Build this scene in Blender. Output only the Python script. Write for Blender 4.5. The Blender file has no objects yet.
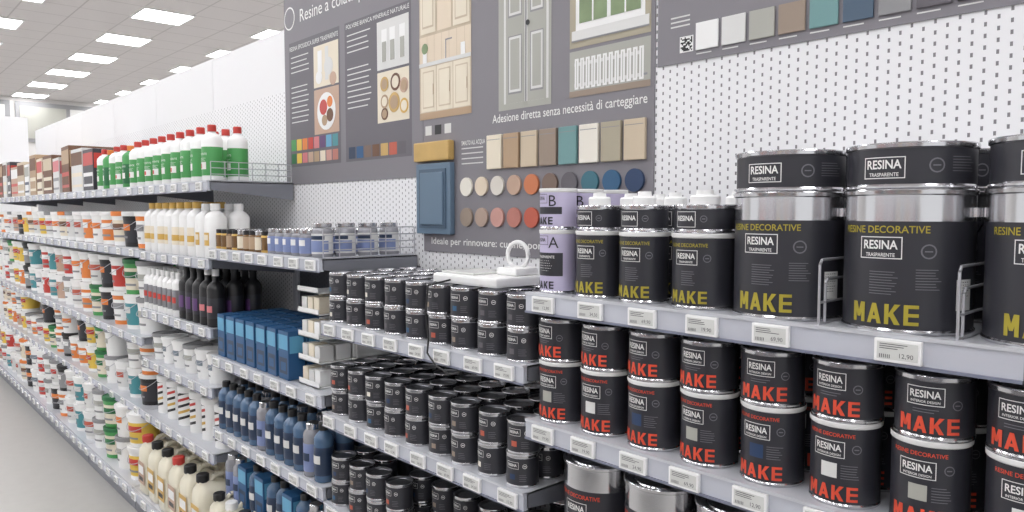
import bpy, bmesh, math, random
import numpy as np
random.seed(7)
CZ=1.68          # eye height; all z below are relative to it, floor at -CZ
YF=1.25; YB=1.68 # shelf front / back panel planes
scene=bpy.context.scene
# ------------------------------------------------------------ materials
def lin(c):
    c=c/255.0
    return c/12.92 if c<=0.04045 else ((c+0.055)/1.055)**2.4
def C(r,g,b): return (lin(r),lin(g),lin(b),1)
M={}
def mat(key,rgb,rough=0.5,metal=0.0,emit=0,noise=0.0,alpha=1,spec=0.5,trans=0):
    m=bpy.data.materials.new(key); m.use_nodes=True
    nt=m.node_tree; b=nt.nodes['Principled BSDF']
    col=C(*rgb)
    b.inputs['Base Color'].default_value=col
    b.inputs['Roughness'].default_value=rough
    b.inputs['Metallic'].default_value=metal
    b.inputs['Specular IOR Level'].default_value=spec
    if trans: b.inputs['Transmission Weight'].default_value=trans
    if emit:
        b.inputs['Emission Color'].default_value=col
        b.inputs['Emission Strength'].default_value=emit
    if noise:
        tc=nt.nodes.new('ShaderNodeTexCoord'); n=nt.nodes.new('ShaderNodeTexNoise')
        n.inputs['Scale'].default_value=14; n.inputs['Detail'].default_value=5
        nt.links.new(tc.outputs['Object'],n.inputs['Vector'])
        mx=nt.nodes.new('ShaderNodeMix'); mx.data_type='RGBA'
        mx.inputs[6].default_value=tuple(x*(1-noise) for x in col[:3])+(1,)
        mx.inputs[7].default_value=tuple(min(1,x*(1+noise)) for x in col[:3])+(1,)
        nt.links.new(n.outputs['Fac'],mx.inputs[0]); nt.links.new(mx.outputs[2],b.inputs['Base Color'])
    M[key]=m; return m
class NB:
    def __init__(s,m): s.nt=m.node_tree; s.b=s.nt.nodes['Principled BSDF']
    def n(s,op,a,b=None,c=None):
        x=s.nt.nodes.new('ShaderNodeMath'); x.operation=op
        for i,v in enumerate((a,b,c)):
            if v is None: continue
            if isinstance(v,(int,float)): x.inputs[i].default_value=v
            else: s.nt.links.new(v,x.inputs[i])
        return x.outputs[0]
    def xyz(s):
        tc=s.nt.nodes.new('ShaderNodeTexCoord'); sp=s.nt.nodes.new('ShaderNodeSeparateXYZ')
        s.nt.links.new(tc.outputs['Object'],sp.inputs[0]); return sp.outputs
    def mix(s,f,c1,c2):
        mx=s.nt.nodes.new('ShaderNodeMix'); mx.data_type='RGBA'
        mx.inputs[6].default_value=c1; mx.inputs[7].default_value=c2
        s.nt.links.new(f,mx.inputs[0]); s.nt.links.new(mx.outputs[2],s.b.inputs['Base Color'])
def peg(key,rgb,hole,p=0.0225):
    m=mat(key,rgb,0.45); q=NB(m); o=q.xyz()
    xs=q.n('DIVIDE',o[0],p); fx=q.n('ABSOLUTE',q.n('SUBTRACT',q.n('FRACT',xs),0.5))
    col=q.n('MODULO',q.n('FLOOR',q.n('ADD',xs,1000)),2)
    zs=q.n('ADD',q.n('DIVIDE',o[2],p),q.n('MULTIPLY',col,0.5))
    fz=q.n('ABSOLUTE',q.n('SUBTRACT',q.n('FRACT',zs),0.5))
    h=q.n('MULTIPLY',q.n('LESS_THAN',fx,0.11),q.n('LESS_THAN',fz,0.19))
    q.mix(h,C(*rgb),C(*hole))
peg('pegboard_white',(234,234,236),(126,124,128)); peg('pegboard_dark',(66,67,74),(26,26,30))
def tiles(key,rgb,line,p=0.6,w=0.02):
    m=mat(key,rgb,0.9); q=NB(m); o=q.xyz()
    fx=q.n('FRACT',q.n('DIVIDE',o[0],p)); fy=q.n('FRACT',q.n('DIVIDE',o[1],p))
    q.mix(q.n('MAXIMUM',q.n('LESS_THAN',fx,w),q.n('LESS_THAN',fy,w)),C(*rgb),C(*line))
tiles('ceiling_tiles',(204,200,200),(178,174,174),0.6,0.03)
mat('floor_concrete',(176,174,170),0.35,noise=0.06)
mat('white_panel',(232,232,234),0.5); mat('wall_paint',(214,212,210),0.8)
mat('light_emit',(253,253,255),0.5,emit=13)
mat('shelf_metal',(200,202,208),0.35,0.15); mat('strip',(198,201,211),0.25,0.15); mat('strip_dark',(120,124,142),0.35)
mat('bracket',(128,130,138),0.45,0.3); mat('tag_white',(238,238,238),0.35); mat('tag_screen',(212,213,210),0.25); mat('tag_ink',(80,80,84),0.5)
mat('silver',(208,208,211),0.16,0.97); mat('silver_dull',(146,147,152),0.3,0.95)
mat('label_dark',(47,47,54),0.4); mat('label_dark2',(54,54,60),0.4)
mat('white',(234,234,233),0.4); mat('txt_white',(232,232,230),0.5); mat('txt_grey',(110,110,116),0.6)
mat('olive',(170,156,50),0.5); mat('redorange',(220,80,54),0.5); mat('lilac',(192,184,212),0.45)
mat('black',(28,28,30),0.4); mat('white_rim',(225,225,224),0.4)
mat('banner',(128,125,131),0.55); mat('banner_dark',(104,101,108),0.55); mat('wire',(190,190,196),0.3,0.6)
mat('green',(74,152,84),0.45); mat('green_d',(38,108,64),0.45); mat('red',(192,60,52),0.4); mat('orange',(222,128,60),0.45)
mat('amber',(205,165,80),0.35); mat('amber_dark',(110,80,45),0.25); mat('blue_box',(38,84,128),0.45); mat('blue_light',(96,162,196),0.45)
mat('blue_label',(124,138,180),0.45); mat('navy',(40,56,82),0.4); mat('blue_glass',(78,104,134),0.15); mat('purple',(92,60,110),0.4)
mat('teal',(70,140,148),0.45); mat('yellow',(224,190,80),0.45); mat('cream',(226,216,196),0.5); mat('beige',(200,184,160),0.55)
mat('brown',(110,78,58),0.55,noise=.2); mat('tan',(176,150,122),0.55); mat('wood_gold',(196,162,98),0.5,noise=.15); mat('jug',(226,220,200),0.35)
mat('grey_mid',(140,140,142),0.5); mat('pink',(205,120,125),0.5); mat('door_blue',(98,120,140),0.45); mat('door_blue_d',(72,92,112),0.45)
mat('clear_jar',(170,170,176),0.1,trans=0.3); mat('foliage',(128,146,110),0.6,noise=.35); mat('sky_pale',(206,216,220),0.6)
sw=[(231,226,214),(222,206,184),(214,208,198),(190,160,140),(200,120,80),(120,100,90),(96,92,98),(60,110,125),(48,92,128),(40,62,96),
    (150,134,120),(172,150,136),(198,150,140),(184,120,108),(188,92,72),(168,160,140),(110,150,150),(214,214,212),(168,168,160),(120,130,140)]
for i,c in enumerate(sw): mat('sw%d'%i,c,0.5)
# ------------------------------------------------------------ text cache
_tc={}
def text2d(s,size,bold=0.0,step=None):
    k=(s,size,bold,step)
    if k in _tc: return _tc[k]
    cu=bpy.data.curves.new('t','FONT'); cu.body=s; cu.size=size; cu.offset=bold*size; cu.resolution_u=3
    ob=bpy.data.objects.new('t',cu); scene.collection.objects.link(ob)
    bpy.context.view_layer.update()
    dg=bpy.context.evaluated_depsgraph_get()
    me=bpy.data.meshes.new_from_object(ob.evaluated_get(dg))
    bm=bmesh.new(); bm.from_mesh(me)
    bmesh.ops.remove_doubles(bm,verts=bm.verts,dist=1e-6)
    if step and len(bm.verts):
        xs=[v.co.x for v in bm.verts]; x=min(xs)+step
        while x<max(xs):
            bmesh.ops.bisect_plane(bm,geom=bm.verts[:]+bm.edges[:]+bm.faces[:],plane_co=(x,0,0),plane_no=(1,0,0)); x+=step
        bmesh.ops.triangulate(bm,faces=bm.faces[:])
    V=np.array([(v.co.x,v.co.y) for v in bm.verts]) if len(bm.verts) else np.zeros((0,2))
    bm.verts.index_update(); F=[tuple(v.index for v in f.verts) for f in bm.faces]
    bm.free(); bpy.data.meshes.remove(me); bpy.data.objects.remove(ob); bpy.data.curves.remove(cu)
    if len(V): V=V-(V.min(0)+V.max(0))/2
    _tc[k]=(V,F); return _tc[k]
# hand-built block capitals for the big word on the cans: strokes as polygons on a 1x1 cell
def blockword(word,w,h,t):
    polys=[]; n=len(word); gap=w*.045; cw=(w-gap*(n-1))/n
    for i,ch in enumerate(word):
        x0=i*(cw+gap)-w/2; s=t
        def P(*p): polys.append([(x0+px,py-h/2) for px,py in p])
        if ch=='M':
            P((0,0),(s,0),(s,h),(0,h)); P((cw-s,0),(cw,0),(cw,h),(cw-s,h))
            P((s*.2,h),(s*1.2,h),(cw/2+s*.45,h*.25),(cw/2-s*.45,h*.25)); P((cw-s*1.2,h),(cw-s*.2,h),(cw/2+s*.45,h*.25),(cw/2-s*.45,h*.25))
        elif ch=='A':
            P((0,0),(s,0),(cw/2+s*.5,h),(cw/2-s*.5,h)); P((cw-s,0),(cw,0),(cw/2+s*.5,h),(cw/2-s*.5,h)); P((cw*.22,h*.2),(cw*.78,h*.2),(cw*.70,h*.38),(cw*.30,h*.38))
        elif ch=='K':
            P((0,0),(s,0),(s,h),(0,h)); P((s*.7,h*.42),(s*1.2,h*.36),(cw,h),(cw-s*1.3,h)); P((cw-s*1.3,0),(cw,0),(s*1.9,h*.62),(s*1.0,h*.50))
        elif ch=='E':
            P((0,0),(s,0),(s,h),(0,h)); 
            for a in(0,(h-s*.85)/2,h-s*.85): P((s,a),(cw*.92,a),(cw*.92,a+s*.85),(s,a+s*.85))
    bm=bmesh.new()
    for p in polys:
        bm.faces.new([bm.verts.new((x,y,0)) for x,y in p])
    x=-w/2+.005
    while x<w/2:
        bmesh.ops.bisect_plane(bm,geom=bm.verts[:]+bm.edges[:]+bm.faces[:],plane_co=(x,0,0),plane_no=(1,0,0)); x+=.005
    bm.verts.index_update(); V=np.array([(v.co.x,v.co.y) for v in bm.verts]); F=[tuple(v.index for v in f.verts) for f in bm.faces]; bm.free(); return V,F
# ------------------------------------------------------------ mesh builder
class MB:
    def __init__(s): s.V=[];s.n=0;s.F=[];s.K=[];s.S=[]
    def add(s,V,F,k,smooth=False):
        V=np.asarray(V,float)
        if len(V)==0: return
        o=s.n; s.V.append(V); s.n+=len(V)
        s.F+= [tuple(i+o for i in f) for f in F]
        s.K+= [k]*len(F) if isinstance(k,str) else list(k)
        s.S+= [smooth]*len(F)
    def box(s,x0,x1,y0,y1,z0,z1,k):
        V=[(x,y,z) for x in(x0,x1) for y in(y0,y1) for z in(z0,z1)]
        s.add(V,[(0,1,3,2),(4,6,7,5),(0,4,5,1),(2,3,7,6),(0,2,6,4),(1,5,7,3)],k)
    def bbox(s,x0,x1,y0,y1,z0,z1,k,b=0.003):
        bm=bmesh.new(); bmesh.ops.create_cube(bm,size=1)
        for v in bm.verts: v.co=((x0+x1)/2+v.co.x*(x1-x0),(y0+y1)/2+v.co.y*(y1-y0),(z0+z1)/2+v.co.z*(z1-z0))
        bmesh.ops.bevel(bm,geom=bm.edges[:],offset=b,segments=2,affect='EDGES',profile=.6)
        bm.verts.index_update()
        s.add([tuple(v.co) for v in bm.verts],[tuple(v.index for v in f.verts) for f in bm.faces],k); bm.free()
    def lathe(s,prof,ks,seg=28,cx=0,cy=0,soft=False):
        th=[2*math.pi*i/seg for i in range(seg)]
        ring=lambda r,z:[(cx+r*math.cos(t),cy+r*math.sin(t),z) for t in th]
        for i in range(len(prof)-1):
            (r0,z0),(r1,z1)=prof[i],prof[i+1]; k=ks if isinstance(ks,str) else ks[i]
            if soft: continue
            if r0<1e-6: s.add([(cx,cy,z0)]+ring(r1,z1),[(0,1+(j+1)%seg,1+j) for j in range(seg)],k,False)
            elif r1<1e-6: s.add([(cx,cy,z1)]+ring(r0,z0),[(0,1+j,1+(j+1)%seg) for j in range(seg)],k,False)
            else: s.add(ring(r0,z0)+ring(r1,z1),[(j,(j+1)%seg,seg+(j+1)%seg,seg+j) for j in range(seg)],k,True)
        if soft:
            V=[];F=[];K=[]
            for (r,z) in prof: V+=ring(max(r,1e-5),z)
            for i in range(len(prof)-1):
                for j in range(seg):
                    F.append((i*seg+j,i*seg+(j+1)%seg,(i+1)*seg+(j+1)%seg,(i+1)*seg+j)); K.append(ks if isinstance(ks,str) else ks[i])
            s.add(V,F,K,True)
    def loft(s,rings,k,n=32,p=5.0):
        V=[];F=[];K=[]
        for (hx,hy,z,cx,cy) in rings:
            for i in range(n):
                t=2*math.pi*i/n; c,sn=math.cos(t),math.sin(t)
                V.append((cx+hx*math.copysign(abs(c)**(2/p),c),cy+hy*math.copysign(abs(sn)**(2/p),sn),z))
        for i in range(len(rings)-1):
            for j in range(n): F.append((i*n+j,i*n+(j+1)%n,(i+1)*n+(j+1)%n,(i+1)*n+j)); K.append(k if isinstance(k,str) else k[i])
        F.append(tuple(range(n))[::-1]); K.append(K[0]); F.append(tuple((len(rings)-1)*n+j for j in range(n))); K.append(K[-2])
        s.add(V,F,K,True)
    def tube(s,pts,r,k,seg=6):
        for a,b in zip(pts[:-1],pts[1:]):
            a=np.array(a,float);b=np.array(b,float);d=b-a;L=np.linalg.norm(d)
            if L<1e-9: continue
            d/=L; u=np.cross(d,(0,0,1) if abs(d[2])<.9 else (1,0,0)); u/=np.linalg.norm(u); w=np.cross(d,u)
            R=[r*(math.cos(2*math.pi*i/seg)*u+math.sin(2*math.pi*i/seg)*w) for i in range(seg)]
            s.add([a+q for q in R]+[b+q for q in R],[(j,(j+1)%seg,seg+(j+1)%seg,seg+j) for j in range(seg)],k,True)
    def wrect(s,R,x0,x1,z0,z1,k,off=.0006):
        n=max(1,int((x1-x0)/.005)); V=[]
        for i in range(n+1):
            t=(x0+(x1-x0)*i/n)/R
            V+= [((R+off)*math.sin(t),-(R+off)*math.cos(t),z0),((R+off)*math.sin(t),-(R+off)*math.cos(t),z1)]
        s.add(V,[(2*i,2*i+2,2*i+3,2*i+1) for i in range(n)],k)
    def wframe(s,R,x0,x1,z0,z1,w,k):
        s.wrect(R,x0,x1,z0,z0+w,k);s.wrect(R,x0,x1,z1-w,z1,k);s.wrect(R,x0,x0+w,z0,z1,k);s.wrect(R,x1-w,x1,z0,z1,k)
    def wtext(s,R,st,size,x,z,k,bold=0,sx=1,off=.0009):
        V,F=text2d(st,size,bold,.006)
        if len(V)==0: return
        t=(V[:,0]*sx+x)/R
        s.add(np.stack([(R+off)*np.sin(t),-(R+off)*np.cos(t),V[:,1]+z],1),F,k)
    def wblock(s,R,word,w,h,th,x,z,k,off=.0010):
        V,F=blockword(word,w,h,th); t=(V[:,0]+x)/R
        s.add(np.stack([(R+off)*np.sin(t),-(R+off)*np.cos(t),V[:,1]+z],1),F,k)
    def ftext(s,st,size,x,y,z,k,bold=0,left=False,width=None):
        V,F=text2d(st,size,bold,None)
        if len(V)==0: return
        V=V.copy()
        if width: V[:,0]*=width/(V[:,0].max()-V[:,0].min())
        if left: V[:,0]-=V[:,0].min()
        s.add(np.stack([V[:,0]+x,np.full(len(V),y),V[:,1]+z],1),F,k)
    def rect(s,x0,x1,z0,z1,k,y): s.add([(x0,y,z0),(x1,y,z0),(x1,y,z1),(x0,y,z1)],[(0,1,2,3)],k)
    def disc(s,x,z,r,k,y,n=24,th=.004):
        V=[(x+r*math.cos(2*math.pi*i/n),yy,z+r*math.sin(2*math.pi*i/n)) for yy in(y-th,y) for i in range(n)]
        s.add(V,[tuple(range(n))]+[(i,n+i,n+(i+1)%n,(i+1)%n) for i in range(n)],k)
    def merge(s,t,x,y,z,rot=0,sc=1):
        V=np.concatenate(t.V) if len(t.V)>1 else t.V[0]
        t.V=[V]; c,sn=math.cos(rot),math.sin(rot)
        W=np.stack([V[:,0]*c-V[:,1]*sn,V[:,0]*sn+V[:,1]*c,V[:,2]],1)*sc+np.array((x,y,z))
        o=s.n; s.V.append(W); s.n+=len(W)
        s.F+=[tuple(i+o for i in f) for f in t.F]; s.K+=t.K; s.S+=t.S
    def mesh(s,name,dz=0):
        V=np.concatenate(s.V); V=V+np.array((0,0,dz))
        me=bpy.data.meshes.new(name); me.from_pydata(V.tolist(),[],s.F)
        ks=sorted(set(s.K)); ix={k:i for i,k in enumerate(ks)}
        for k in ks: me.materials.append(M[k])
        me.polygons.foreach_set('material_index',[ix[k] for k in s.K])
        me.polygons.foreach_set('use_smooth',s.S); me.update(); return me
    def obj(s,name):
        o=bpy.data.objects.new(name,s.mesh(name,CZ)); scene.collection.objects.link(o); return o
def inst(name,me,x,y,z,rot=0,parent=None):
    o=bpy.data.objects.new(name,me); scene.collection.objects.link(o)
    o.location=(x,y,z+CZ); o.rotation_euler=(0,0,rot); return o
# ------------------------------------------------------------ can templates
def canbody(b,R,H,band=0,seg=40,lab='label_dark',rim='silver',lid='silver',white_rim=False):
    zt=H-.010
    b.lathe([(0,0.001),(R*1.0,0),(R*1.025,.002),(R*1.025,.005),(R,.008)],['silver_dull',rim,rim,rim],seg)
    if band: b.lathe([(R,.008),(R,zt-band),(R,zt)],[lab,'silver'],seg)
    else: b.lathe([(R,.008),(R,zt)],[lab],seg)
    tr='white_rim' if white_rim else rim
    b.lathe([(R,zt),(R*1.03,zt+.002),(R*1.035,H-.002),(R*1.02,H),(R*.95,H),(R*.93,H-.006),(R*.78,H-.006),(R*.76,H-.003),(R*.72,H-.003),(R*.7,H-.0045),(0,H-.0045)],
            [tr,tr,tr,lid,lid,lid,lid,lid,lid,lid],seg)
def fineprint(b,R,x,z,n,w,k='txt_grey',dz=.0045):
    for i in range(n): b.wrect(R,x,x+w*(.7+.3*random.random()),z-i*dz,z-i*dz+.0012,k)
def emblem(b,R,x,z,r,k='txt_grey'):
    n=16
    for i in range(n):
        t0=2*math.pi*i/n; t1=2*math.pi*(i+1)/n; V=[]
        for t,rr in ((t0,r),(t1,r),(t1,r*.8),(t0,r*.8)):
            xx=x+rr*math.cos(t); a=xx/R; V.append(((R+.0007)*math.sin(a),-(R+.0007)*math.cos(a),z+rr*math.sin(t)))
        b.add(V,[(3,2,1,0)],k)
    b.wrect(R,x-r*.5,x+r*.5,z-.001,z+.001,k)
# big decorative resin can
big=MB(); R=.1; H=.235; canbody(big,R,H,.042,56)
big.wtext(R,'RESINE DECORATIVE',.0165,-.004,.170,'olive',.01,.95)
big.wframe(R,-.038,.030,.122,.158,.0015,'txt_white'); big.wtext(R,'RESINA',.020,-.004,.145,'txt_white',.02,.85); big.wtext(R,'TRASPARENTE',.0085,-.004,.1285,'txt_white',.01,.85)
emblem(big,R,.068,.135,.012); fineprint(big,R,-.02,.100,9,.05); fineprint(big,R,.05,.105,8,.04)
big.wblock(R,'MAKE',.108,.033,.0065,.004,.032,'olive')
big.wrect(R,.115,.15,.04,.09,'txt_white'); fineprint(big,R,.118,.085,8,.028,'tag_ink')
for s in(-1,1): # handle ears
    big.lathe([(0,.19),(.009,.19),(.009,.205),(0,.205)],'silver',12,s*(R+.003),0)
big.tube([((R+.008)*math.cos(a),-(R+.006)*math.sin(a)*-1,.197-.05*math.sin(a)) for a in np.linspace(0,math.pi,16)],.0018,'silver_dull')
ME_big=big.mesh('paint_can_large')
top=MB(); R=.098; H=.075; canbody(top,R,H,0,56)
top.wframe(R,-.036,.030,.017,.052,.0015,'txt_white'); top.wtext(R,'RESINA',.020,-.003,.040,'txt_white',.02,.85); top.wtext(R,'TRASPARENTE',.0085,-.003,.0235,'txt_white',.01,.85)
emblem(top,R,.075,.037,.012); fineprint(top,R,.1,.05,6,.05)
ME_top=top.mesh('paint_can_flat')
def midcan(R,H):
    b=MB(); canbody(b,R,H,0,44,white_rim=True)
    b.wtext(R,'RESINE DECORATIVE',.0105,0,H-.024,'olive',.01,.9)
    b.wframe(R,-.028,.024,H-.064,H-.034,.0012,'txt_white'); b.wtext(R,'RESINA',.0155,-.002,H-.046,'txt_white',.02,.85); b.wtext(R,'TRASPARENTE',.006,-.002,H-.058,'txt_white',.01,.85)
    emblem(b,R,.043,H-.05,.008); fineprint(b,R,-.012,H-.078,7,.035); b.wblock(R,'MAKE',.086,.025,.0052,.002,.026,'olive'); return b
ME_mid=midcan(.0655,.155).mesh('paint_can_medium'); ME_mids=midcan(.054,.155).mesh('paint_can_slim')
def capcan(R,H):
    b=MB(); canbody(b,R,H,0,36)
    b.wframe(R,-.026,.022,.012,H-.014,.0011,'txt_white'); b.wtext(R,'RESINA',.0145,-.002,H*.52,'txt_white',.02,.85)
    emblem(b,R,.038,H*.5,.007)
    b.lathe([(R*.5,H-.005),(R*.5,H+.016),(R*.44,H+.020),(R*.30,H+.020),(R*.28,H+.030),(0,H+.030)],'white',28); return b
ME_cap=capcan(.062,.058).mesh('hardener_can'); ME_caps=capcan(.052,.058).mesh('hardener_can_slim')
def abcan(H,L):
    b=MB(); R=.045; canbody(b,R,H,0,36,lab='lilac',white_rim=True)
    b.wtext(R,L,.038,.022,H-.030,'label_dark',0); b.wframe(R,-.034,.008,H-.036,H-.014,.001,'label_dark'); b.wtext(R,'RESINA',.012,-.013,H-.024,'label_dark',.02,.7)
    b.wblock(R,'MAKE',.06,.018,.004,-.006,.022,'label_dark')
    if H>.12:
        b.wrect(R,-.04,.045,.044,.1,'label_dark'); b.wtext(R,'TRASPARENTE',.009,0,.09,'txt_white',.01,.85); fineprint(b,R,-.03,.08,5,.05,'txt_white',.006)
    else: b.wrect(R,-.04,.045,.038,.055,'label_dark')
    return b
ME_A=abcan(.155,'A').mesh('resin_component_can'); ME_B=abcan(.1,'B').mesh('resin_component_can_short')
# 1-litre interior design cans
def intcan(H,swk,full=True):
    b=MB(); R=.0585; canbody(b,R,H,0,44,white_rim=full)
    if full:
        b.wtext(R,'RESINE DECORATIVE',.0095,0,H-.022,'redorange',.01,.95)
        b.wframe(R,-.030,.026,H-.062,H-.033,.0012,'txt_white'); b.wtext(R,'RESINA',.0165,-.002,H-.0445,'txt_white',.02,.85); b.wtext(R,'INTERIOR DESIGN',.0056,-.002,H-.0565,'txt_white',.01,.95)
        b.wrect(R,-.014,.014,H-.098,H-.072,swk); fineprint(b,R,.02,H-.075,6,.03)
    else:
        b.wframe(R,-.030,.026,H-.048,H-.018,.0012,'txt_white'); b.wtext(R,'RESINA',.0165,-.002,H-.030,'txt_white',.02,.85); b.wtext(R,'INTERIOR DESIGN',.0056,-.002,H-.042,'txt_white',.01,.95)
        fineprint(b,R,-.02,H-.055,2,.04)
    emblem(b,R,.045,H-.045,.008); b.wblock(R,'MAKE',.092,.026,.0056,.004,.026,'redorange'); return b
ME_il=[intcan(.150,k).mesh('paint_can_litre') for k in('sw9','sw18','sw17','sw6')]; ME_is=intcan(.105,'sw6',False).mesh('paint_can_short')
# ------------------------------------------------------------ right bay stock
zR1=-.198
for x in(-.694,-.478,-.259,-.035,.19,.41,.62):
    for j,y in enumerate((1.36,1.567)):
        inst('paint_can_large',ME_big,x,y,zR1,random.uniform(-.06,.06)); inst('paint_can_flat',ME_top,x,y,zR1+.2352,random.uniform(-.05,.05))
for j in range(3):
    y=1.335+.137*j
    inst('paint_can_medium',ME_mid,-.865,min(y,1.61),zR1,.04*j); inst('hardener_can',ME_cap,-.865,min(y,1.61),zR1+.1552,-.08)
for x in(-1.008,-1.138):
    for j in range(3):
        inst('paint_can_slim',ME_mids,x,1.318+.115*j,zR1,.05); inst('hardener_can_slim',ME_caps,x,1.318+.115*j,zR1+.1552,-.05+.1*j)
for j in range(3):
    inst('resin_component_can',ME_A,-1.264,1.31+.098*j,zR1,.02); inst('resin_component_can_short',ME_B,-1.264,1.31+.098*j,zR1+.1552,-.04)
zR2=-.514
xs=[-1.260+.140*i for i in range(14)]
for i,x in enumerate(xs):
    for j in range(3):
        yy=1.325+.122*j
        inst('paint_can_litre',ME_il[(i*2+j)%4 if i%3 else 1],x,yy,zR2,random.uniform(-.12,.12))
        inst('paint_can_short',ME_is,x+random.uniform(-.003,.003),yy,zR2+.1502,random.uniform(-.15,.15))
big3=MB(); canbody(big3,.085,.235,.05,40); big3.wtext(.085,'RESINE DECORATIVE',.014,0,.160,'redorange',.01,.95); big3.wframe(.085,-.035,.03,.11,.145,.0014,'txt_white'); big3.wtext(.085,'RESINA',.019,-.002,.131,'txt_white',.02,.85); big3.wblock(.085,'MAKE',.11,.03,.0065,0,.034,'redorange')
ME_b3=big3.mesh('paint_can_tall')
for i in range(9):
    for j in range(2): inst('paint_can_tall',ME_b3,-1.16+.188*i+(.05 if i>4 else 0),1.35+.178*j,-.828,.1*j)
# small cans
def small(swk,txt=True,lid='silver_dull'):
    b=MB(); R=.043;H=.087; canbody(b,R,H,0,24 if txt else 18,lab='label_dark2',lid=lid)
    if txt:
        b.wframe(R,-.018,.018,.050,.068,.0009,'txt_white'); b.wtext(R,'RESINA',.0098,0,.0595,'txt_white',.02,.85)
        emblem(b,R,.034,.058,.006,'txt_white'); b.wrect(R,-.008,.008,.022,.036,swk)
        fineprint(b,R,.02,.034,4,.022,'txt_grey',.005); fineprint(b,R,-.036,.034,4,.018,'txt_grey',.005)
    return b
sm=[small('sw%d'%k) for k in(6,9,14,8,10,0)]; smp=small('sw6',False,'silver'); smd=small('sw6',False,'silver_dull')
def small_rows(zs,name,drop=0.0,off=0):
    b=MB()
    for i in range(9):
        x=-2.305+.1155*i
        for j in range(4):
            y=1.302+.094*j
            n=2 if random.random()>drop else 1
            for k in range(n):
                t=random.choice(sm) if j<2 else (smp if random.random()<.3 else smd)
                b.merge(t,x+random.uniform(-.006,.006),y,zs+k*.0872,random.uniform(-.25,.2))
    return b.obj(name)
small_rows(-.383,'rows_of_small_paint_cans'); small_rows(-.708,'rows_of_small_paint_cans',.04); small_rows(-1.033,'rows_of_small_paint_cans',.1)
# ------------------------------------------------------------ shelving
def tag(b,x,y,z,w=.072,h=.038):
    b.bbox(x-w/2,x+w/2,y-.010,y-.001,z-h/2,z+h/2,'tag_white',.002)
    yy=y-.0105
    b.rect(x-w/2+.005,x+w/2-.005,z-h/2+.005,z+h/2-.005,'tag_screen',yy)
    for i in range(3): b.rect(x-w/2+.009,x+.0+.02*random.random(),z+h/2-.009-.0035*i,z+h/2-.0078-.0035*i,'tag_ink',yy-.0004)
    b.ftext(random.choice(['19,90','24,90','69,90','34,50','12,90']),.0105,x+.014,yy-.0004,z-.007,'tag_ink',0)
    for i in range(6): b.rect(x-w/2+.009+i*.003,x-w/2+.0103+i*.003,z-h/2+.007,z-h/2+.013,'tag_ink',yy-.0004)
def unit(x0,x1,levels,top,backs,base=True,tags=None):
    b=MB(); g=.004
    for (za,zb,k) in backs: b.box(x0+(.002 if k=='white_panel' else 0),x1-(.002 if k=='white_panel' else 0),YB,YB+.03,za,zb,k)
    for xx in(x0+.001,x1-.026):
        b.box(xx,xx+.025,YB-.012,YB-.001,-1.6,min(top,-.25),'shelf_metal')
    for li,z in enumerate(levels):
        s=z+.022
        yf=YF
        b.box(x0+g,x1-g,yf+.012,YB-.013,s-.006,s-.0005,'shelf_metal')
        b.box(x0+g,x1-g,yf+.012,yf+.016,s-.045,s-.006,'shelf_metal')
        b.box(x0+g,x1-g,yf,yf+.012,z-.023,z+.019,'strip')
        b.box(x0+g,x1-g,yf-.003,yf+.014,z+.018,z+.024,'shelf_metal')
        b.box(x0+g,x1-g,yf-.004,yf+.002,z-.027,z-.022,'strip_dark')
        for xx in(x0+g,x1-g-.003): # tapering end brackets
            V=[(x,y,zz) for x in(xx,xx+.003) for (y,zz) in((yf+.012,s-.001),(yf+.012,s-.04),(YB-.013,s-.085),(YB-.013,s-.001))]
            b.add(V,[(0,1,2,3),(7,6,5,4),(0,4,5,1),(1,5,6,2),(2,6,7,3),(3,7,4,0)],'bracket')
        p=(tags[li] if tags else .12)
        if isinstance(p,list):
            for x in p:
                if x0<x<x1: tag(b,x,yf,z-.002)
        else:
            n=int((x1-x0-.06)/p); st=(x1-x0)/(n)
            for i in range(n): tag(b,x0+st*(i+.5)+random.uniform(-.008,.008),yf,z-.002)
    zb=-1.57
    b.box(x0+g,x1-g,1.18,YB-.013,zb-.01,zb+.022,'shelf_metal'); b.box(x0+g,x1-g,1.165,1.18,zb-.025,zb+.024,'strip')
    b.box(x0+g,x1-g,1.19,1.2,-CZ,zb-.01,'bracket')
    n=6
    for i in range(n): tag(b,x0+(x1-x0)*(i+.5)/n,1.165,zb)
    return b.obj('shelving_unit')
B=[-1.32,-2.365,-3.41,-4.455,-5.50,-6.545,-7.59,-8.635,-9.68]
wb=[(-1.6,1.0,'pegboard_white')]
R1t=[-1.25,-1.10,-.955,-.81,-.665,-.447,-.255+.03,.0,.2,.4,.6]; R2t=[-1.25,-1.12,-.975,-.845,-.70,-.56,-.42,-.20,-.06,.08,.22,.36,.5,.64]
unit(B[0],-.275,[-.22,-.536,-.85,-1.2],1,wb,tags=[R1t,R2t,.18,.2])
unit(-.275,.77,[-.22,-.536,-.85,-1.2],1,wb,tags=[R1t,R2t,.18,.2])
unit(B[1],B[0],[-.405,-.73,-1.055,-1.35],1,wb,tags=[.115]*4)
unit(B[2],B[1],[-.187,-.675,-1.01,-1.33],1,[(-.21,1.0,'pegboard_white'),(-1.6,-.21,'pegboard_dark')],tags=[.11,.13,.13,.13])
lb=[(-1.6,.6,'pegboard_white'),(.6,.9,'white_panel')]
unit(B[3],B[2],[.12,-.237,-.557,-.835,-1.145],.9,lb,tags=[.15,.15,.15,.15,.15])
for i in range(3,8): unit(B[i+1],B[i],[.12,-.23,-.73,-1.145],.9,lb,tags=[.2,.2,.2,.2])
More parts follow.
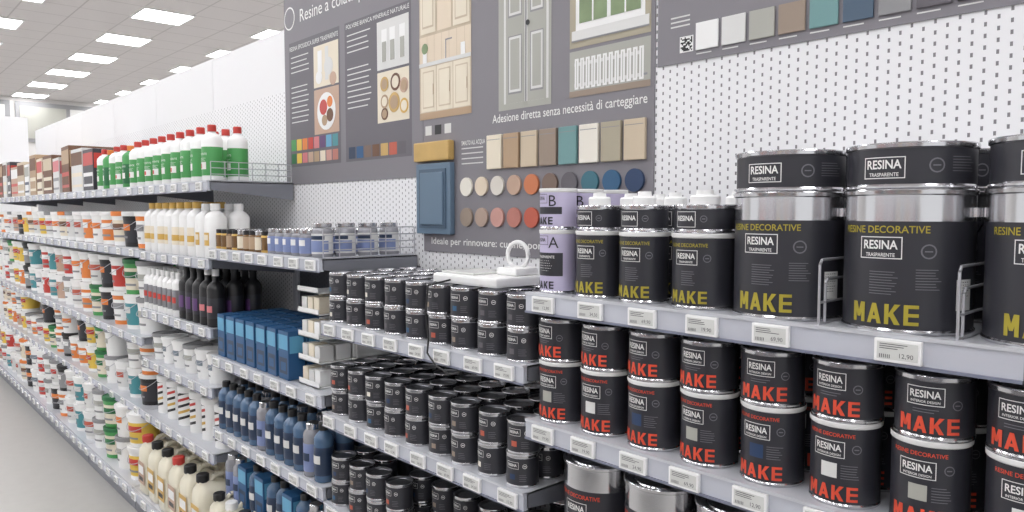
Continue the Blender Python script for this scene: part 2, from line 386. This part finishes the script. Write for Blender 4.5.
# wire dividers
def fence(b,x,y0,y1,z0,h,n=3,r=.0024):
    for i in range(n+1):
        zz=z0+h*i/n
        b.tube([(x,y0,zz),(x,y1,zz)],r,'wire')
    for y in np.linspace(y0,y1,max(2,int((y1-y0)/.05))): b.tube([(x,y,z0),(x,y,z0+h)],r,'wire')
b=MB(); fence(b,-2.378,1.27,1.66,-.162,.105,4); b.obj('wire_shelf_divider')
b=MB(); fence(b,-3.418,1.27,1.66,.145,.085,3); b.obj('wire_shelf_divider')
for x in(-.5855,-.3685):
    b=MB()
    for (h,ya,yb) in((.115,1.262,1.40),(.08,1.285,1.40)):
        b.tube([(x,ya,zR1),(x,ya,zR1+h-.008),(x,ya+.008,zR1+h),(x,yb,zR1+h),(x,yb,zR1)],.0026,'wire',8)
    b.tube([(x,1.262,zR1+.04),(x,1.40,zR1+.04)],.0024,'wire'); b.tube([(x,1.262,zR1+.003),(x,1.64,zR1+.003)],.0024,'wire'); b.obj('wire_shelf_divider')
# ------------------------------------------------------------ banners
b=MB(); y=YB-.004
b.box(-3.50,-2.337,y,YB-.0005,.135,1.35,'banner'); b.box(-2.335,-1.252,y,YB-.0005,-.15,1.35,'banner')
def rc(x0,x1,z0,z1,k,l=1): b.rect(x0,x1,z0,z1,k,y-.0006*l)
b.ftext('Resine a colata per decorare',.085,-3.33,y-.001,.925,'txt_white',0,True)
b.disc(-3.44,.94,.055,'txt_white',y-.0002,28,.001); b.disc(-3.44,.94,.048,'banner',y-.0012,28,.0004)
rc(-3.45,-2.96,.22,.82,'banner_dark'); rc(-2.915,-2.41,.22,.82,'banner_dark')
b.ftext('RESINA EPOSSIDICA SUPER TRASPARENTE',.030,-3.44,y-.002,.790,'txt_white',0,True,.47); b.ftext('POLVERE BIANCA MINERALE NATURALE',.026,-2.9,y-.002,.800,'txt_white',0,True,.48)
for i in range(14):
    if i in (4,5): continue
    rc(-3.43,-3.27+.03*random.random(),.745-.024*i,.750-.024*i,'sw17',2); rc(-2.895,-2.73+.03*random.random(),.760-.024*i,.765-.024*i,'sw17',2)
rc(-3.2,-2.97,.575,.765,'cream',2); rc(-3.2,-2.97,.36,.565,'sw3',2)
for (x,z,r,k) in[(-3.15,.62,.03,'white'),(-3.06,.66,.04,'sw17'),(-3.02,.6,.03,'sw3')]: b.disc(x,z,r,k,y-.0015,20,.0008)
rc(-3.16,-3.12,.64,.74,'white',4); rc(-3.09,-3.06,.6,.75,'sw17',4)
for (x,z,r,k) in[(-3.085,.46,.085,'white'),(-3.11,.48,.035,'red'),(-3.05,.44,.03,'brown'),(-3.1,.42,.025,'tan'),(-3.05,.50,.025,'orange')]: b.disc(x,z,r,k,y-.0018-(.001 if r<.05 else 0),24,.0006)
rc(-2.654,-2.425,.58,.775,'sw17',2)
for x in(-2.6,-2.54,-2.47): rc(x-.02,x+.02,.61,.74,'white',3); rc(x-.016,x+.016,.61,.69,'sw18',4)
rc(-2.654,-2.425,.365,.57,'cream',2)
for i,(x,z,r,k) in enumerate([(-2.6,.52,.03,'wood_gold'),(-2.52,.52,.035,'brown'),(-2.46,.50,.03,'sw3'),(-2.6,.45,.028,'tan'),(-2.53,.44,.04,'wood_gold'),(-2.46,.42,.03,'amber'),(-2.6,.40,.025,'brown')]):
    b.disc(x,z,r,k,y-.002,24,.0006); b.disc(x,z,r*.7,'cream' if i%2 else 'tan',y-.0028,24,.0004)
ch=['green','yellow','orange','red','pink','purple','blue_light','teal','navy','black']
for i in range(8):
    rc(-3.44+.058*i,-3.39+.058*i,.298,.352,ch[i],2); rc(-3.44+.058*i,-3.39+.058*i,.236,.284,['green_d','yellow','pink','sw3','tan','cream','sw12','sw13'][i],2)
for i in range(7): rc(-2.89+.064*i,-2.835+.064*i,.232,.282,['navy','blue_box','sw5','brown','wood_gold','sw14','sw6'][i],2)
# kitchen picture
rc(-2.354,-2.043,.35,1.05,'beige',2)
rc(-2.354,-2.043,.35,.375,'tan',3)
for (x0,x1) in((-2.345,-2.25),(-2.245,-2.15),(-2.145,-2.05)):      # base cupboards
    rc(x0,x1,.378,.545,'cream',3); rc(x0+.012,x1-.012,.392,.53,'beige',4); rc(x0+.016,x1-.016,.397,.525,'cream',5); rc(x1-.018,x1-.014,.44,.48,'tan',6)
rc(-2.354,-2.043,.548,.562,'sw17',6)                              # worktop
rc(-2.354,-2.043,.562,.66,'sw1',3)
for i in range(7): rc(-2.35+.045*i,-2.348+.045*i,.562,.66,'beige',4)
rc(-2.19,-2.185,.562,.63,'silver_dull',6); rc(-2.19,-2.15,.627,.632,'silver_dull',6)  # tap
rc(-2.33,-2.305,.562,.60,'white',6); b.disc(-2.317,.615,.02,'foliage',y-.0035,16,.0005); rc(-2.10,-2.075,.562,.605,'white',6)
for (x0,x1) in((-2.345,-2.25),(-2.145,-2.05)):
    rc(x0,x1,.67,1.04,'cream',5); rc(x0+.012,x1-.012,.69,1.03,'beige',6); rc(x0+.017,x1-.017,.697,1.025,'cream',7)
rc(-2.24,-2.155,.78,.79,'tan',5); rc(-2.24,-2.155,.67,.78,'sw1',4); rc(-2.23,-2.20,.79,.84,'white',6); rc(-2.19,-2.17,.79,.86,'sw15',6)
# door picture
rc(-1.898,-1.6485,.34,1.05,'sw18',2); rc(-1.87,-1.66,.36,1.02,'sw17',3)
for (x0,x1) in((-1.86,-1.77),(-1.755,-1.67)):
    rc(x0,x1,.36,1.0,'sw18',4)
    for (z0,z1) in((.64,.97),(.39,.58)):
        rc(x0+.012,x1-.012,z0,z1,'grey_mid',5); rc(x0+.017,x1-.015,z0+.006,z1-.004,'sw17',6); rc(x0+.024,x1-.022,z0+.014,z1-.012,'sw18',7)
rc(-1.766,-1.760,.36,1.02,'grey_mid',5); b.disc(-1.752,.61,.009,'black',y-.005,12,.001)
# window picture and radiator picture
rc(-1.57,-1.265,.495,1.05,'sw15',2); rc(-1.545,-1.285,.545,1.02,'white',3)
for x0 in(-1.53,-1.408):
    rc(x0,x0+.108,.565,1.0,'sky_pale',4); rc(x0,x0+.108,.565,.68,'foliage',5)
    rc(x0+.051,x0+.057,.565,1.0,'white',6); rc(x0,x0+.108,.70,.706,'white',6); rc(x0,x0+.108,.84,.846,'white',6)
rc(-1.56,-1.27,.515,.545,'sw17',5); rc(-1.56,-1.27,.512,.517,'grey_mid',6); rc(-1.40,-1.397,.62,.66,'grey_mid',7)
rc(-1.57,-1.265,.348,.485,'sw18',2); rc(-1.57,-1.265,.348,.366,'sw10',3)
for i in range(12): rc(-1.548+.0222*i,-1.532+.0222*i,.37,.462,'white',4); rc(-1.541+.0222*i,-1.5385+.0222*i,.376,.456,'sw18',5)
rc(-1.55,-1.288,.44,.45,'sw17',3); rc(-1.55,-1.288,.378,.388,'sw17',3); rc(-1.288,-1.275,.38,.386,'silver_dull',4)
b.ftext('Adesione diretta senza necessità di carteggiare',.04,-1.93,y-.001,.312,'txt_white',.005,True,.655)
b.ftext('Ideale per rinnovare: cucine, porte, colonne',.036,-2.285,y-.001,-.112,'txt_white',.008,True,.80)
for i,x in enumerate((-2.32,-2.26,-2.2)): rc(x,x+.04,.29,.325,['sw17','black','sw17'][i],2)
b.ftext('SMALTO ALL ACQUA',.022,-2.1,y-.001,.245,'txt_white',.01,True,.13)
for i in range(4): rc(-2.1,-1.98,.225-.018*i,.229-.018*i,'sw17',2)
for i,k in enumerate(['cream','tan','beige','sw10','sw16','sw0','sw15','beige']):
    x=-1.95+.0858*i; b.bbox(x,x+.074,y-.012,y-.001,.147,.262-.0,k,.002); 
    b.rect(x+.004,x+.07,.245,.247,'grey_mid',y-.0125)
for i in range(10): b.disc(-2.068+.0838*i,.09,.033,'sw%d'%i,y-.0005,28,.008)
for i in range(10): b.disc(-2.068+.0838*i,-.018,.033,'sw%d'%(10+i),y-.0005,28,.008)
b.bbox(-2.354,-2.141,y-.022,y-.001,-.082,.182,'door_blue',.003)
b.box(-2.33,-2.165,y-.026,y-.02,-.06,.16,'door_blue_d'); b.bbox(-2.318,-2.177,y-.032,y-.02,-.048,.148,'door_blue',.004)
b.bbox(-2.36,-2.141,y-.03,y-.001,.19,.262,'wood_gold',.006)
b.obj('wall_banner')
b=MB(); b.box(-1.243,1.2,y,YB-.0005,.395,1.35,'banner')
for i,k in enumerate(['white','sw17','sw18','sw10','sw16','door_blue_d','grey_mid','sw6','label_dark2','brown','navy','sw3','sw10','sw4']):
    x=-1.119+.0762*i; b.bbox(x,x+.066,y-.006,y-.001,.42,.49,k,.0015); b.rect(x,x+.045,.410,.413,'sw17',y-.001)
for i in range(9):
    for j in range(9):
        if random.random()<.5: b.rect(-1.168+.004*i,-1.164+.004*i,.424+.004*j,.428+.004*j,'black',y-.0012)
b.rect(-1.171,-1.129,.421,.463,'white',y-.0006)
b.ftext('Resina per pavimenti e rivestimenti',.05,-1.1,y-.001,.56,'txt_white',0,True)
for i in range(3): b.rect(-1.2,-1.14,.49+.012*i,.494+.012*i,'sw17',y-.001)
b.obj('wall_banner')
# ------------------------------------------------------------ display device with loop + cable
b=MB(); z0=-.2083
b.bbox(-1.79,-1.50,1.315,1.50,z0,z0+.028,'white',.008); b.bbox(-1.77,-1.62,1.335,1.48,z0+.0285,z0+.034,'tag_screen',.002)
b.bbox(-1.60,-1.515,1.40,1.49,z0+.028,z0+.05,'white',.008)
ring=[(-1.56+.036*math.cos(t)*.9,1.45+.01*math.cos(t),z0+.084+.038*math.sin(t)) for t in np.linspace(0,2*math.pi,25)]
b.tube(ring,.0065,'white',8); b.obj('white_display_stand')
b=MB(); b.tube([(-1.70,1.312,z0+.012),(-1.71,1.24,z0-.0),(-1.705,1.228,-.28),(-1.69,1.226,-.36),(-1.70,1.228,-.40),(-1.66,1.228,-.43),(-1.60,1.23,-.445),(-1.56,1.232,-.435)],.0028,'black'); b.obj('power_cable')
# ------------------------------------------------------------ bottles, jars
def jar(R,H,lab,body,lid,capfrac=.16):
    t=MB(); hc=H*capfrac
    t.lathe([(0,0),(R*.9,0),(R,R*.12),(R,H*.12),(R,H*.7),(R*.96,H*.78),(R*.86,H-hc),(R*.86,H-hc)],[body,body,body,lab,body,body,body],20,soft=True)
    t.lathe([(R*.9,H-hc),(R*.93,H-.002),(R*.88,H),(0,H)],lid,20); return t
def bottle(R,H,body,lab,cap,capR=.35,l0=.12,l1=.6,lab2=None,neck=.72):
    t=MB()
    t.lathe([(0,0),(R*.92,0),(R,H*.02),(R,H*l0),(R*1.005,H*l0+.001),(R*1.005,H*l1),(R,H*l1+.001),(R,H*neck),(R*.93,H*(neck+.05)),(R*.65,H*(neck+.11)),(R*capR*.9,H*(neck+.14)),(R*capR*.85,H*.93)],
            [body,body,body,lab,lab,lab,body,body,body,body,body],22,soft=True)
    t.lathe([(R*capR,H*.88),(R*capR,H*.985),(R*capR*.9,H),(0,H)],cap,16)
    return t
gb=bottle(.047,.262,'white','green','red',.42,.1,.60,None); gb2=bottle(.047,.25,'green','green_d','orange',.42,.1,.55,None)
for t in(gb,gb2):
    t.wtext(.047,'SOLVENTE',.014,0,.125,'txt_white',0,1,.0016); t.wrect(.047,-.028,.028,.055,.088,'txt_white',.0014); t.wrect(.047,-.022,.0,.06,.08,'red',.002); fineprint(t,.0485,-.03,.105,3,.06,'txt_white',.006)
b=MB()
for i in range(14):
    for j in range(2): b.merge(gb if (i<9 or random.random()<.3) else gb2,-3.50-.142*i,1.31+.12*j,.142,random.uniform(-.4,.4))
b.obj('row_of_green_cleaner_bottles')
wbt=bottle(.05,.265,'white','white','amber',.5,.15,.55,None); wb2=bottle(.05,.255,'white','white','white',.45,.15,.5,None)
wbt.wrect(.05,-.04,.04,.05,.14,'cream',.0012); wbt.wrect(.05,-.04,.04,.07,.10,'amber',.002); wb2.wrect(.05,-.035,.035,.06,.12,'amber',.0012); wb2.wrect(.05,-.03,.03,.085,.11,'cream',.002)
b=MB()
for i in range(9):
    for j in range(2): b.merge(wb2 if i<2 else wbt,-3.48-.112*i,1.31+.11*j,-.215,random.uniform(-.3,.3))
b.obj('row_of_white_wax_bottles')
# amber jars + labelled jars on the jar shelf
ja=jar(.024,.088,'amber_dark','amber','black',.2); jb=jar(.024,.088,'cream','amber_dark','silver',.2); je=jar(.024,.088,'tan','amber_dark','black',.2)
jc=jar(.030,.1,'blue_label','clear_jar','silver',.14); jc.wrect(.03,-.02,.02,.04,.062,'white',.001)
jd=jar(.038,.125,'sw17','clear_jar','silver',.12); jd.wrect(.038,-.045,.045,.022,.062,'blue_label',.001); jd.wrect(.038,-.03,.03,.066,.08,'navy',.001)
b=MB()
for i in range(9):
    for j in range(5): b.merge(random.choice([ja,jb,je]),-3.36+.06*i,1.29+.062*j,-.165)
for i in range(5):
    for j in range(4): b.merge(jc,-2.815+.068*i,1.295+.075*j,-.165,random.uniform(-.3,.3))
for j in range(4): b.merge(jd,-2.44,1.30+.095*j,-.165,.5)
b.obj('rows_of_varnish_jars')
# blue boxes
def carton(w,d,h,k,k2,k3='white'):
    t=MB(); t.bbox(-w/2,w/2,-d/2,d/2,0,h,k,.002); yy=-d/2-.0006
    t.rect(-w/2+.004,w/2-.004,h*.62,h*.92,k2,yy); t.rect(-w/2+.01,w/2-.01,h*.12,h*.45,k3,yy); t.rect(-w/2+.02,w/2-.02,h*.18,h*.36,k,yy-.0005)
    xx=w/2+.0006
    t.add([(xx,-d/2+.006,h*.55),(xx,d/2-.006,h*.55),(xx,d/2-.006,h*.9),(xx,-d/2+.006,h*.9)],[(0,1,2,3)],k2)
    return t
bx=carton(.086,.07,.19,'blue_box','blue_light','navy')
b=MB()
for i in range(7):
    for j in range(4): b.merge(bx,-3.34+.105*i,1.305+.08*j,-.652,random.uniform(-.05,.05))
b.obj('row_of_blue_cartons')
rb=bottle(.036,.215,'blue_glass','navy','black',.5,.12,.6,None); rb2=bottle(.036,.2,'clear_jar','blue_label','silver',.7,.1,.62,None,.78)
rb.wrect(.036,-.025,.025,.07,.1,'sw17',.0012); rb2.wrect(.036,-.025,.025,.06,.09,'navy',.0012)
b=MB()
for i in range(12):
    for j in range(4): b.merge(random.choice([rb,rb2,rb]),-3.355+.083*i,1.295+.085*j,-.987)
b.obj('rows_of_blue_resin_bottles')
b=MB()
for i in range(12):
    for j in range(3): b.merge(random.choice([rb,rb2,bx]) ,-3.33+.088*i,1.31+.1*j,-1.307)
b.obj('rows_of_resin_kits')
# white organiser
b=MB(); x0=-2.62;x1=-2.46
for z in(-.652,-.56,-.47,-.38,-.30):
    b.box(x0,x1,1.29,1.6,z,z+.004,'white'); b.box(x0,x1,1.29,1.293,z,z+.022,'white')
for xx in(x0,x1-.004): b.box(xx,xx+.004,1.45,1.6,-.652,-.28,'white')
for z in(-.648,-.556,-.466,-.376):
    for i in range(3):
        for j in range(4): b.bbox(x0+.012+.048*i,x0+.052+.048*i,1.30+.07*j,1.36+.07*j,z+.001,z+.055+.008*random.random(),random.choice(['white','cream','sw17','white']),.003)
b.obj('white_plastic_organiser')
# dark sprays and silver tubes
db=bottle(.04,.28,'black','label_dark','black',.45,.15,.5,None,.62); db2=bottle(.04,.27,'black','label_dark','white',.4,.15,.5,None,.65)
db.wrect(.04,-.03,.03,.06,.12,'purple',.001); db2.wrect(.04,-.03,.03,.07,.1,'pink',.001)
sb=bottle(.036,.225,'white','silver_dull','white',.5,.15,.6,None,.72); sb.wrect(.036,-.025,.025,.07,.1,'red',.001)
b=MB()
for i in range(5):
    for j in range(3): b.merge(random.choice([db,db,db2]),-3.47-.095*i,1.30+.09*j,-.535)
b.obj('row_of_dark_spray_bottles')
b=MB()
for i in range(7):
    for j in range(4): b.merge(sb,-3.95-.078*i,1.295+.085*j,-.535)
b.obj('row_of_silver_label_bottles')
# buckets
def bucket(R,H,body,lab,lid,lab2='white'):
    t=MB(); r0=R*.86
    f=lambda z:r0+(R-r0)*z/H
    t.lathe([(0,0),(r0,0),(f(H*.12),H*.12),(f(H*.74),H*.74),(R,H*.88)],[body,body,lab,body],24)
    t.lathe([(R,H*.86),(R*1.05,H*.87),(R*1.06,H*.99),(R*.98,H),(R*.95,H*.975),(0,H*.975)],lid,24)
    t.wrect(f(H*.5)+.0015,-R*.75,R*.75,H*.46,H*.64,lab2); t.wrect(f(H*.3)+.0015,-R*.5,R*.5,H*.24,H*.30,'grey_mid')
    pts=[(R*1.07*math.cos(a),-R*1.07*math.sin(a)*.55-R*.45*math.sin(a),H*.84-.62*H*math.sin(a)*.55) for a in np.linspace(0,math.pi,12)]
    t.tube(pts,.002,'wire',5); return t
bk=[bucket(.085,.185,bd,l,c,l2) for bd,l,c,l2 in[('white','white','white','sw19'),('white','red','white','white'),('white','white','white','orange'),('green','cream','green_d','green_d'),('white','sw17','grey_mid','red'),('white','teal','white','sw17'),('black','grey_mid','black','white'),('white','cream','orange','brown'),('white','white','grey_mid','sw18'),('white','sw3','white','red'),('orange','white','white','grey_mid'),('white','yellow','white','red'),('white','sw17','white','sw14'),('black','label_dark','white_rim','orange'),('white','orange','white','white')]]
def mass(name,xa,xb,z,pitch,sc,stack,rows,ts,dy=None,y0=None,jump=.0,rot=0):
    b=MB(); x=xb-pitch/2; dy=dy or .19*sc
    while x>xa+pitch*.3:
        k=random.choice(ts); k2=k if random.random()<.6 else random.choice(ts); n=stack if random.random()>jump else 1
        for j in range(rows):
            for s in range(n):
                b.merge(k if s==0 else k2,x+random.uniform(-.01,.01),(y0 or YF+.02+.09*sc)+dy*j,z+s*.1855*sc,random.uniform(-.5,.5)+rot,sc)
        x-=pitch
    return b.obj(name)
mass('rows_of_filler_buckets',-4.44,-3.43,-.813,.165,.78,1,3,[bk[0],bk[6],bk[8],bk[0]],dy=.13)
stripe=MB(); R=.06;H=.21
stripe.lathe([(0,0),(R,0),(R,.175)],['white','white'],22)
for q in range(5): # diagonal hazard stripes
    V=[];n=8
    for i in range(n+1):
        xx=-.05+.1*i/n; a=xx/R; zz=.02+.032*q+.03*i/n
        V+=[((R+.0012)*math.sin(a),-(R+.0012)*math.cos(a),min(zz,.172)),((R+.0012)*math.sin(a),-(R+.0012)*math.cos(a),min(zz+.014,.173))]
    stripe.add(V,[(2*i,2*i+2,2*i+3,2*i+1) for i in range(n)],['black','amber','black','red','black'][q])
stripe.lathe([(R,.175),(R*1.05,.177),(R*1.05,.205),(R*.95,.21),(0,.21)],'white',22)
mass('rows_of_striped_tubs',-4.44,-3.43,-1.123,.17,1.0,1,3,[stripe,stripe,stripe,stripe,bk[0]],dy=.135)
# jerry cans
def jerry(capk,labk):
    t=MB(); hx,hy=.062,.085
    t.loft([(hx*.93,hy*.93,0,0,0),(hx,hy,.012,0,0),(hx,hy,.19,0,0),(hx*.97,hy*.96,.215,0,0),(hx*.7,hy*.6,.24,0,-.015),(hx*.35,hy*.3,.252,0,-.045),(.022,.022,.256,0,-.05)],'jug',32,4.5)
    t.lathe([(.024,.252),(.026,.256),(.026,.283),(.022,.286),(0,.286)],capk,20,0,-.05)
    t.tube([(0,-.02,.245),(0,0,.268),(0,.04,.27),(0,.066,.255),(0,.074,.21)],.010,'jug',8)
    t.rect(-hx*.75,hx*.75,.05,.16,labk,-hy-.001); t.rect(-hx*.6,hx*.6,.10,.14,'white',-hy-.0016); t.rect(-hx*.5,hx*.5,.065,.085,'black',-hy-.0016)
    return t
j1=jerry('black','amber'); j2=jerry('red','sw3'); j3=jerry('white','blue_label')
b=MB()
for i in range(6):
    for j in range(2): b.merge([j1,j1,j2][i%3],-3.50-.165*i,1.285+.2*j,-1.548,0,1.12)
for i in range(7):
    for j in range(2): b.merge([j1,j3][i%2],-2.46-.14*i,1.28+.19*j,-1.548)
b.obj('row_of_jerry_cans')
mass('rows_of_paint_buckets',-9.66,-4.47,-.208,.25,1.15,1,2,bk)
mass('rows_of_paint_buckets',-9.66,-4.47,-.708,.27,1.15,2,2,bk,jump=.1)
mass('rows_of_paint_buckets',-9.66,-4.47,-1.123,.25,.98,2,2,bk,jump=.15)
mass('rows_of_paint_buckets',-9.66,-4.47,-1.548,.26,1.05,2,2,bk,y0=1.29,jump=.1)
# boxed goods on the top shelf, far part
b=MB(); x=-5.62; ti=0
tp=[('label_dark2','red','white'),('sw17','brown','cream'),('brown','tan','red'),('sw17','pink','grey_mid'),('brown','beige','cream'),('cream','red','brown'),('tan','brown','cream'),('white','sw18','navy'),('beige','brown','white'),('sw3','white','red')]
while x>-9.5:
    w=random.uniform(.2,.34); k=tp[ti%len(tp)]; ti+=1
    t=carton(w,.3,random.uniform(.28,.37),*k)
    b.merge(t,x-w/2,1.45,.142,random.uniform(-.05,.05)); x-=w+.03
b.obj('row_of_boxed_goods')
# ------------------------------------------------------------ low gondola on the other side of the aisle (behind the viewpoint)
b=MB()
b.box(-3.6,2.2,-2.30,-2.27,-CZ,.32,'pegboard_white'); b.box(-3.6,2.2,-2.27,-1.80,-CZ,-1.56,'bracket')
for z in(-1.10,-.65,-.2): b.box(-3.6,2.2,-2.27,-1.80,z-.03,z-.001,'shelf_metal'); b.box(-3.6,2.2,-1.80,-1.788,z-.045,z+.002,'strip')
b.obj('low_shelving_unit')
for z in(-1.10,-.65,-.2): mass('rows_of_paint_buckets',-3.5,2.1,z,.25,1.15,2 if z<-.3 else 1,1,[bk[1],bk[5],bk[10],bk[11],bk[14],bk[6],bk[0]],y0=-1.93,rot=math.pi)
# ------------------------------------------------------------ room shell
b=MB(); b.box(-20,6,-9,12,-CZ-.1,-CZ,'floor_concrete'); b.obj('floor')
b=MB(); b.box(-20,6,-9,12,2.6,2.7,'ceiling_tiles'); b.obj('ceiling')
b=MB(); b.box(-20.2,-20,-9,12,-CZ,2.6,'wall_paint'); 
b.obj('wall_far')
for i in range(5):
    b=MB(); y0=-3.5+2.2*i
    b.box(-19.99,-19.95,y0,y0+2.1,1.6,2.5,'grey_mid'); b.box(-19.955,-19.94,y0+.08,y0+1.0,1.68,2.40,'sw18'); b.box(-19.955,-19.94,y0+1.08,y0+2.0,1.68,2.40,'sw17'); b.obj('window_%d'%(i+1))
b=MB(); b.box(-10.3,-10.26,-.2,1.71,-CZ,1.1,'white_panel'); b.obj('wall_partition')
b=MB(); b.box(-20,6,11.9,12,-CZ,2.6,'wall_paint'); b.obj('wall_back')
b=MB()
for iy in range(-5,6):
    for ix in range(-10,3):
        x=-10.5+1.8*(ix+5); yy=3.32+1.63*iy+(.0)
        if x>5 or x<-19.5 or yy<-8.5 : continue
        b.box(x-.3,x+.3,yy-.3,yy+.3,2.585,2.5995,'light_emit')
        for (a,c,d,e) in((-.32,-.3,-.32,.32),(.3,.32,-.32,.32),(-.3,.3,-.32,-.3),(-.3,.3,.3,.32)): b.box(x+a,x+c,yy+d,yy+e,2.58,2.5995,'white')
b.obj('ceiling_light_panels')
# ------------------------------------------------------------ world + camera
w=bpy.data.worlds.new('World'); scene.world=w; w.use_nodes=True
w.node_tree.nodes['Background'].inputs[0].default_value=(.985,.99,1,1); w.node_tree.nodes['Background'].inputs[1].default_value=1.0
cam=bpy.data.cameras.new('camera'); co=bpy.data.objects.new('camera',cam); scene.collection.objects.link(co)
cam.lens=26; cam.sensor_width=36; cam.clip_start=.01
co.location=(0,0,CZ); co.rotation_euler=(math.radians(90-3.4),0,math.radians(47.55)); scene.camera=co
scene.view_settings.view_transform='Standard'
